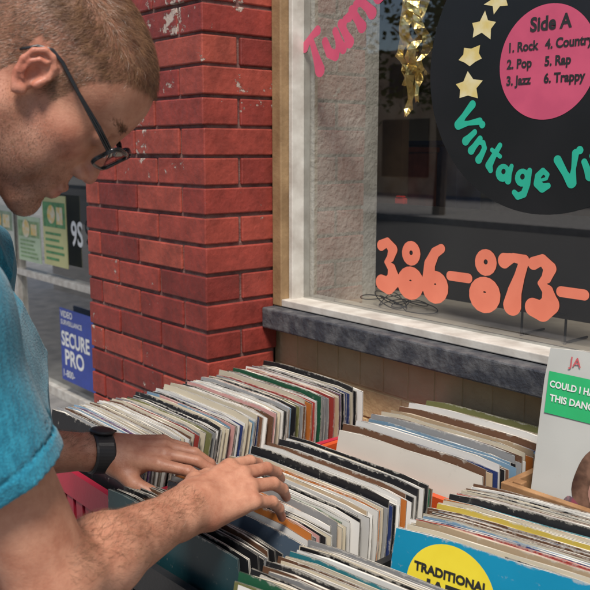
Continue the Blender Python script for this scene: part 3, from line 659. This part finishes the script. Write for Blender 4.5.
def skin_mat():
    m,nt,b=nmat('skin'); L=nt.links.new
    at=N(nt,'ShaderNodeAttribute',attribute_name='tint'); tc=N(nt,'ShaderNodeTexCoord')
    n=N(nt,'ShaderNodeTexNoise'); n.inputs['Scale'].default_value=34; n.inputs['Detail'].default_value=10; n.inputs['Roughness'].default_value=.66; L(tc.outputs['Object'],n.inputs['Vector'])
    r=N(nt,'ShaderNodeValToRGB'); r.color_ramp.elements[0].color=(1.15,1.10,1.06,1); r.color_ramp.elements[1].color=(.82,.64,.58,1); r.color_ramp.elements[0].position=.36; r.color_ramp.elements[1].position=.66; L(n.outputs['Fac'],r.inputs['Fac'])
    mx=N(nt,'ShaderNodeMix',data_type='RGBA',blend_type='MULTIPLY'); mx.inputs[0].default_value=1; L(at.outputs['Color'],mx.inputs[6]); L(r.outputs['Color'],mx.inputs[7])
    L(mx.outputs[2],b.inputs['Base Color']); b.inputs['Roughness'].default_value=.46; b.inputs['Specular IOR Level'].default_value=.4
    b.inputs['Subsurface Weight'].default_value=.06; b.inputs['Subsurface Radius'].default_value=(.008,.0025,.0015); b.inputs['Subsurface Scale'].default_value=1
    n2=N(nt,'ShaderNodeTexNoise'); n2.inputs['Scale'].default_value=450; n2.inputs['Detail'].default_value=4; L(tc.outputs['Object'],n2.inputs['Vector'])
    bp=N(nt,'ShaderNodeBump'); bp.inputs['Distance'].default_value=.0005; bp.inputs['Strength'].default_value=.7; L(n2.outputs['Fac'],bp.inputs['Height']); L(bp.outputs['Normal'],b.inputs['Normal'])
    return m
M_skin=skin_mat()
me=fast_mesh('person',V,Q,[M_skin])
H=((V-HO)@AX)/hs
nr=np.empty(len(V)*3,np.float32); me.vertices.foreach_get('normal',nr); nr=nr.reshape(-1,3)
col=np.tile(np.array([.45,.235,.158]),(len(V),1))
def blend(mask,c):
    global col; m=np.clip(mask,0,1)[:,None]; col=col*(1-m)+np.array(c)*m
isH=np.linalg.norm(H,axis=1)<.2
def gs(p,r): return np.exp(-np.sum(((H-np.array(p))/np.array(r))**2,axis=1))*isH
blend(.6*gs((.112,0,-.03),(.02,.018,.015)),(.47,.175,.13))
for s in(1,-1):
    blend(.6*gs((.070,.045*s,-.02),(.035,.02,.025)),(.47,.175,.125)); blend(.75*gs((-.006,.083*s,.002),(.03,.014,.038)),(.47,.17,.12))
    blend(.5*gs((.09,.032*s,.008),(.02,.02,.012)),(.30,.15,.105))
blend(.4*gs((-.02,0,-.09),(.08,.09,.05)),(.47,.19,.135))
lip=gs((.107,0,-.067),(.014,.022,.0085)); blend(np.clip(lip*1.3-.2,0,.8),(.40,.15,.12))
stub=np.clip(gs((.075,0,-.090),(.055,.06,.038))+.9*gs((.03,.05,-.062),(.055,.03,.040))+.9*gs((.03,-.05,-.062),(.055,.03,.040)),0,1)*(1-np.clip(lip*2,0,1))
blend(.55*stub,(.21,.135,.105))
xs=[-.13,-.035,-.028,-.018,.010,.014,.030,.038,.056,.085,.12]; zs=[-.06,-.058,-.03,.032,.032,-.006,-.002,.040,.070,.088,.094]
hz=np.interp(H[:,0],xs,zs)
hairm=np.clip((H[:,2]-hz)/.010+.3,0,1)*isH*(H[:,2]>-.07)*(np.abs(H[:,1])<.078)
hairm=hairm*~((H[:,0]>-.03)&(H[:,0]<.012)&(H[:,2]<.034)&(np.abs(H[:,1])>.069))
blend(.6*hairm,(.15,.085,.052))
for tp in list(tR)+list(tL):
    dd=np.linalg.norm(V-tp,axis=1); blend(.5*np.exp(-(dd/.02)**2),(.53,.23,.17))
ca_=me.color_attributes.new('tint','FLOAT_COLOR','POINT'); ca_.data.foreach_set('color',np.concatenate([col,np.ones((len(V),1))],1).astype(np.float32).ravel())
person=bpy.data.objects.new('person',me); link(person,None,'man in blue t-shirt and glasses bending over records','person')
def add_child(nm,V_,Q_,mt):
    m_=fast_mesh(nm,V_,Q_,[mt]); o_=bpy.data.objects.new(nm,m_); link(o_); o_.parent=person; return o_
def strands(mask,cnt,length,flowf,width,lift,seedw,jit=.0011):
    ids=np.nonzero(mask>0)[0]; p=mask[ids]/mask[ids].sum(); pick=rng.choice(ids,cnt,p=p)
    root=V[pick]+rng.normal(0,jit,(cnt,3)); nn=nr[pick].astype(float); root-=nn*np.sum((root-V[pick])*nn,1)[:,None]; root-=nn*.0006
    fl=flowf(pick)+rng.normal(0,seedw,(cnt,3)); fl-=nn*np.sum(fl*nn,1)[:,None]; fl/=np.linalg.norm(fl,axis=1)[:,None]+1e-9
    L_=length*rng.uniform(.6,1.2,cnt)[:,None]
    d0=nn*(lift+.25)+fl*.8; d0/=np.linalg.norm(d0,axis=1)[:,None]; d1=nn*(lift*.3)+fl; d1/=np.linalg.norm(d1,axis=1)[:,None]
    p0=root;p1=p0+d0*L_*.5;p2=p1+d1*L_*.5
    sd=np.cross(nn,fl)+rng.normal(0,.4,(cnt,3)); sd/=np.linalg.norm(sd,axis=1)[:,None]; sd*=width
    VV=np.stack([p0-sd,p0+sd,p1+sd*.8,p1-sd*.8,p2+sd*.3,p2-sd*.3],1).reshape(-1,3)
    b=np.arange(cnt)[:,None]*6; QQ=np.concatenate([b+np.array([0,1,2,3]),b+np.array([3,2,4,5])])
    return VV,QQ
def flow(pick):
    h=H[pick]; top=np.clip((h[:,2]-.07)/.04,0,1)[:,None]
    side=np.array([-.45,0,-1.0])@AX.T; tp=np.array([.8,-.35,.1])@AX.T
    cl=.10*np.stack([np.sin(h[:,0]*140+h[:,2]*60),np.sin(h[:,2]*130+h[:,0]*70),np.sin(h[:,0]*90-h[:,2]*110)],1)
    return side*(1-top)+tp*top+cl
VV,QQ=strands(hairm**2*(H[:,2]<=.09),26000,.0065,flow,.00015,.12,.16)
V2,Q2=strands(hairm**2*(H[:,2]>.06),16000,.012,flow,.00016,.28,.22)
bm_=np.zeros(len(V))
for s in(1,-1): bm_+=np.exp(-(((H[:,0]-.09)/.02)**2+((H[:,1]-.030*s)/.013)**2+((H[:,2]-.0365)/.004)**2))*isH
V3,Q3=strands(np.where(bm_>.15,bm_,0),500,.007,lambda pk: np.outer(np.sign(H[pk,1]),hr)+hu*.3,.0002,.1,.2)
V8,Q8=strands(np.where(stub>.15,stub,0),18000,.0026,lambda pk: np.tile(-hu,(len(pk),1)),.00012,.5,.5,.0008)
bb=[VV,V2,V3,V8]; qq=[QQ,Q2,Q3,Q8]; of_=0; QA=[]
for a_,b_ in zip(bb,qq): QA.append(b_+of_); of_+=len(a_)
VA=np.concatenate(bb);QA=np.concatenate(QA)
M_hair=pm('brown_hair',(.23,.122,.062),(.09,.046,.025),.42,70,spec=.5)
add_child('hair',VA,QA,M_hair)
fa=np.zeros(len(V))
for E,W_ in((RE,RW),(LE,LW)):
    ba=W_-E; t=((V-E)@ba)/(ba@ba); dist=np.linalg.norm(V-E-np.clip(t,0,1)[:,None]*ba,axis=1); fa+=(t>-.1)*(t<.95)*(dist<.06)*np.clip(nr[:,2]+.5,0,1)
V4,Q4=strands(fa,5000,.015,lambda pk: np.tile((RW-RE)/.24,(len(pk),1)),.00010,.04,.45)
add_child('arm_hair',V4,Q4,M_hair)
# shirt
S=Field(); g2=.014
S.ell(CH,AXB,(.115+g2,.165+g2,.18+g2),.03); S.ell(BE-Zb*.02,AXB,(.125+g2,.16+g2,.20),.05); S.ell(PE,AXB,(.125,.172,.13),.05)
for SS in (RS,LS):
    S.cone(Nk-Zb*.045,(SS+Nk)/2-Zb*.0,.066,.060,.04); S.cone((SS+Nk)/2,SS,.060,.068,.04)
HEM=.56
for SS,E in((RS,RE),(LS,LE)):
    d=(E-SS); S.cone(SS,SS+d*.75,.068,.066,.035)
S.cone(Nk-Zb*.02,Nk+(hl(-.052,0,0)-Nk)*.12,.072,.072,.02)
nd=(hl(-.052,0,0)-Nk); nd/=np.linalg.norm(nd); nd=nd*.8+np.array([0,0,.35]); nd/=np.linalg.norm(nd)
def warp(P):
    x,y,z=P[:,0],P[:,1],P[:,2]
    q=np.sin(17*z+9*x+2.2*np.sin(11*y+5*z))*.5+np.sin(31*(z*.8+.5*x-.4*y)+1.7*np.sin(19*x-7*z))*.35+np.sin(60*(z*.4+.8*y)+2*np.sin(23*z))*.15
    return q
def folds(P):
    x,y,z=P[:,0],P[:,1],P[:,2]
    u=44*(z*.72+y*.85-x*.45)+1.7*np.sin(9*x+4*z)+1.3*np.sin(17*z-8*y)
    v=58*(z*.9-y*.35+x*.55)+1.9*np.sin(13*y-6*z)+1.2*np.sin(25*x)
    am=.5+.5*np.sin(11*x+9*y+7*z)
    return (1-np.abs(np.sin(u*.5)))**1.6*.7+(1-np.abs(np.sin(v*.5)))**1.8*.55*am
def spost(P,D):
    D=D+.0030*warp(P)-.0095*folds(P)+.003
    for SS,E in((RS,RE),(LS,LE)):
        d=E-SS; L_=np.linalg.norm(d); u_=d/L_; t=(P-SS)@u_; rad_=np.linalg.norm(P-SS-t[:,None]*u_,axis=1)
        near=(rad_<.12)&(t>0)
        hh=t-HEM*L_+.004*np.sin(P[:,0]*40+P[:,1]*33)
        D=np.where(near&(hh>-.020),D-.0012,D); D=np.where(near&(np.abs(hh+.020)<.0022),D+.0022,D)
        D=np.where(near&(t>.08),np.maximum(D,hh),D)
        cav=np.maximum(rad_-.0595,-.035-hh)
        D=np.where(near,np.maximum(D,-cav),D)
    tn_=(P-Nk)@nd; rn=np.linalg.norm(P-Nk-tn_[:,None]*nd,axis=1)
    D=np.where(rn<.11,np.maximum(D,tn_-.018),D)
    D=np.where(rn<.11,np.maximum(D,-np.maximum(rn-.067,-tn_-.02)),D)
    D=np.maximum(D,.86-P[:,2]); return D
S.post=spost
V5,Q5=surface(S,.0026)
def cloth(name,c1,c2):
    m,nt,b=nmat(name); L=nt.links.new; tc=N(nt,'ShaderNodeTexCoord')
    n1=N(nt,'ShaderNodeTexNoise'); n1.inputs['Scale'].default_value=420; n1.inputs['Detail'].default_value=3; L(tc.outputs['Object'],n1.inputs['Vector'])
    mp=N(nt,'ShaderNodeMapping'); mp.inputs['Scale'].default_value=(1,1,.25); L(tc.outputs['Object'],mp.inputs['Vector'])
    n2=N(nt,'ShaderNodeTexNoise'); n2.inputs['Scale'].default_value=160; n2.inputs['Detail'].default_value=4; L(mp.outputs[0],n2.inputs['Vector'])
    ad=N(nt,'ShaderNodeMath',operation='ADD'); L(n1.outputs['Fac'],ad.inputs[0]); L(n2.outputs['Fac'],ad.inputs[1])
    r=N(nt,'ShaderNodeMapRange'); r.inputs[1].default_value=.8; r.inputs[2].default_value=1.2; L(ad.outputs[0],r.inputs[0])
    mx=N(nt,'ShaderNodeMix',data_type='RGBA'); L(r.outputs[0],mx.inputs[0]); mx.inputs[6].default_value=rgba(c1); mx.inputs[7].default_value=rgba(c2)
    L(mx.outputs[2],b.inputs['Base Color']); b.inputs['Roughness'].default_value=.9; b.inputs['Specular IOR Level'].default_value=.15; b.inputs['Sheen Weight'].default_value=.2
    bp=N(nt,'ShaderNodeBump'); bp.inputs['Distance'].default_value=.0009; L(n1.outputs['Fac'],bp.inputs['Height']); L(bp.outputs['Normal'],b.inputs['Normal'])
    return m
add_child('t_shirt',V5,Q5,cloth('blue_cotton',(.026,.235,.34),(.012,.135,.21)))
T=Field()
T.ell(PE,AXB,(.118,.165,.13),.05)
for s in(1,-1):
    hp=PE+Rb*.085*s-Zb*.05; kn=hp+np.array([.0,.03,-.40]); an=np.array([hp[0],hp[1]-.03,.09])
    T.cone(hp,kn,.095,.072,.04); T.cone(kn,an,.072,.058,.02)
T.post=lambda P,D: np.maximum(np.maximum(D+.003*warp(P),P[:,2]-1.0),.05-P[:,2])
V6,Q6=surface(T,.006); add_child('jeans',V6,Q6,cloth('denim',(.03,.045,.09),(.02,.03,.06)))
K=Field()
for s in(1,-1):
    hp=PE+Rb*.085*s-Zb*.05; an=np.array([hp[0],hp[1]-.03,.06]); K.cone(an+np.array([-.02,-.03,-.01]),an+np.array([.06,.15,-.02]),.05,.04,.01)
K.post=lambda P,D: np.maximum(D,.004-P[:,2])
V7,Q7=surface(K,.006); add_child('shoes',V7,Q7,M_black)
for s in(1,-1):
    F=Field(); F.ell(hl(.0815,.031*s,.0105),AX,(.0115,.0115,.0115),.001); Ve,Qe=surface(F,.002); add_child('eye',Ve,Qe,M_pw)
# glasses
gl=empty('glasses',tuple(hl(.11,0,.01)),'black rimmed glasses worn by the man','glasses')
M_fr=pm('black_acetate',(.008,.008,.009),(.012,.012,.012),.2,10,spec=.6)
def lensp(a,k=1.0):
    cx=abs(math.cos(a))**.40*math.copysign(1,math.cos(a)); cz=abs(math.sin(a))**.5*math.copysign(1,math.sin(a))
    y=.0355+.0265*k*cx; return (.1165-.012*((y/.063)**2)+.003*cz,y,.006+.0165*k*cz)
G=Geo()
for s in(1,-1):
    for dd in (-.0010,.0010):
        loop=[]
        for i in range(33):
            p=lensp(2*math.pi*i/32); loop.append(tuple(hl(p[0]+dd,s*p[1],p[2])))
        G.tube(loop,.0015,6)
    top=[]
    for i in range(17):
        p=lensp(math.pi*i/16); top.append(tuple(hl(p[0]-.0006,s*p[1],p[2]+.0014)))
    G.tube(top,.0019,6)
G.tube([tuple(hl(.1165,-.0100,.013)),tuple(hl(.1185,0,.016)),tuple(hl(.1165,.0100,.013))],.0020,6)
G.obj('frame',M_fr,gl,smooth=True)
for s in(1,-1):
    G=Geo()
    pts=[(.1045,.0615,.014),(.099,.0690,.016),(.08,.0720,.020),(.04,.0745,.026),(.006,.0765,.0325),(-.010,.077,.032),(-.022,.077,.022),(-.030,.075,.006)]
    for dz in(-.0017,0,.0017): G.tube([tuple(hl(x,s*y,z+dz*(1.4 if i<3 else .6))) for i,(x,y,z) in enumerate(pts)],.0012,6)
    G.obj('temple',M_fr,gl,smooth=True)
    G=Geo(); n_=24
    for i in range(n_):
        p=lensp(2*math.pi*i/n_,.98); G.V.append(tuple(hl(p[0],s*p[1],p[2])))
    G.F.append(tuple(range(n_))); G.M.append(0); G.obj('lens',glass_mat('lens_glass',boost=.8),gl)
# watch
wt=empty('wristwatch',tuple(LW),'black sports watch strapped around a bare wrist','watch')
ba=LW-LE; ba/=np.linalg.norm(ba); c0=LW-ba*.016; u1=np.cross(ba,Zb);u1/=np.linalg.norm(u1);u2=np.cross(u1,ba); c0=c0+u1*.004
G=Geo(); nn_=40; prof=[(-.015,-.002),(-.015,.0015),(-.012,.0028),(.012,.0028),(.015,.0015),(.015,-.002)]
for i in range(nn_):
    a=2*math.pi*i/nn_
    for (t,r_) in prof: G.V.append(tuple(c0+ba*t+u1*math.cos(a)*(.0345+r_)+u2*math.sin(a)*(.0300+r_)))
for i in range(nn_):
    for j in range(6): G.F.append((i*6+j,i*6+(j+1)%6,((i+1)%nn_)*6+(j+1)%6,((i+1)%nn_)*6+j)); G.M.append(0)
G.obj('strap',M_black,wt,smooth=False)
F=Field(); F.ell(c0+u2*.034,np.stack([ba,u1,u2],1),(.020,.019,.0055),.001); F.cone(c0+u2*.034+ba*.018,c0+u2*.034+ba*.0225,.002,.002,.001); Vw,Qw=surface(F,.0015); m_=fast_mesh('case',Vw,Qw,[M_black]); o_=bpy.data.objects.new('case',m_); link(o_); child_fix(o_,wt)
# ------------------------------------------------------------------ posters
pb=empty('security_sign',(-4.65,2.19,.3),'blue security sign with white lettering on shop glass','sign')
M_blue=pm('sign_blue',(.035,.07,.36),(.03,.06,.30),.4,20)
x0=-4.645
G=Geo(); G.box((x0-.20,2.184,.15),(x0+.24,2.19,.60)); G.obj('panel',M_blue,pb)
G=Geo(); put_text(G,'VIDEO',.055,(x0-.185,2.182,.565),X,Z,.001,align='LEFT'); put_text(G,'SURVEILLANCE',.042,(x0-.185,2.182,.515),X,Z,.0006,align='LEFT'); put_text(G,'SECURE',.125,(x0-.185,2.182,.410),X,Z,.0035,align='LEFT',sx=.86); put_text(G,'PRO',.135,(x0-.15,2.182,.295),X,Z,.0035,align='LEFT'); put_text(G,'1-800-',.062,(x0-.185,2.182,.195),X,Z,.0008,align='LEFT'); G.obj('lettering',M_pw,pb)
gn=empty('glass_lettering_sign',(-4.57,2.19,1.05),'white lettering stuck on shop glass','sign')
G=Geo(); put_text(G,'9S',.20,(-4.57,2.188,1.06),X,Z,.004,sx=.8); G.obj('lettering',M_pw,gn)
for i,(xa,xb,z0,z1,c_,c2_,lab) in enumerate([(-5.43,-5.08,.84,1.13,(.50,.62,.42),(.30,.45,.22),'pale green flyer taped to shop glass'),(-5.03,-4.70,.85,1.28,(.62,.60,.28),(.12,.36,.14),'green and yellow flyer taped to shop glass'),(-5.95,-5.50,.82,1.18,(.62,.64,.55),(.35,.45,.30),'cream flyer taped to shop glass')]):
    p_=empty('poster',((xa+xb)/2,2.19,1.0),lab,'poster')
    G=Geo(); G.box((xa,2.186,z0),(xb,2.19,z1)); G.obj('sheet',pm('poster_paper%d'%i,c_,tuple(x*.85 for x in c_),.5,7),p_)
    G=Geo(); r=random.Random(i); W_=xb-xa; Hh_=z1-z0
    G.box((xa+.04*W_,2.184,z0+.55*Hh_),(xa+.96*W_,2.1855,z0+.9*Hh_))
    for k in range(5):
        zz=z0+Hh_*(.08+.09*k); G.box((xa+.1*W_,2.184,zz),(xa+W_*r.uniform(.6,.92),2.1855,zz+.02*Hh_+.006))
    G.obj('print',pm('poster_ink%d'%i,c2_,tuple(x*.6 for x in c2_),.5,30),p_)
    G=Geo(); disc(G,xa+.4*W_,z0+.73*Hh_,.11*W_+.02,2.1825,20); G.box((xa+.62*W_,2.182,z0+.6*Hh_),(xa+.88*W_,2.183,z0+.84*Hh_)); G.obj('picture',pm('poster_pic%d'%i,(.75,.50,.12),(.70,.68,.55),.5,25),p_)
# ------------------------------------------------------------------ opposite street
ob=empty('opposite_building',(-18,-20,0),'low beige brick building across the street','building')
G=Geo(); G.box((-60,-30,0),(20,-20,5)); G.obj('wall',pm('beige_brick',(.72,.54,.37),(.50,.33,.22),.8,1.5),ob)
G=Geo()
for i in range(20):
    x=-58+i*4
    G.box((x,-20.0,.6),(x+2.2,-19.95,2.6)); G.box((x+.3,-20.0,3.4),(x+1.8,-19.95,4.5))
G.obj('window',M_black,ob)
M_bark=pm('bark',(.12,.09,.06),(.07,.05,.035),.9,20); M_leaf=pm('leaf',(.05,.10,.02),(.09,.13,.03),.6,2)
def tree(x,y,seed):
    r=random.Random(seed); t=empty('tree',(x,y,0),'leafy street tree at the kerb','tree','street trees')
    G=Geo(); G.tube([(x,y,0),(x+.05,y,1.5),(x,y+.1,3.2),(x+.1,y,5)],[.16,.13,.10,.05],8)
    for i in range(7):
        a=r.uniform(0,6.28); z=r.uniform(2.4,4); G.tube([(x,y+.05,z),(x+math.cos(a)*.8,y+math.sin(a)*.8,z+.8),(x+math.cos(a)*1.6,y+math.sin(a)*1.6,z+1.4)],[.06,.04,.02],6)
    G.obj('trunk',M_bark,t)
    G=Geo()
    for c_ in range(40):
        a=r.uniform(0,6.28); rr=r.uniform(0,2.1); cx=x+rr*math.cos(a);cy=y+rr*math.sin(a);cz=r.uniform(2.4,6.2)-rr*.3
        for k in range(45):
            p=Vector((cx+r.gauss(0,.3),cy+r.gauss(0,.3),cz+r.gauss(0,.25))); u=Vector((r.gauss(0,1),r.gauss(0,1),r.gauss(0,1))).normalized()*.10; v=u.orthogonal().normalized()*.06
            G.quad(tuple(p-u),tuple(p+v),tuple(p+u),tuple(p-v))
    G.obj('crown',M_leaf,t)
for i,(x,y) in enumerate([(-19,-13.2),(-13.5,-13.2),(-25,-13.2)]): tree(x,y,i)
print('T all',time.time()-T0)
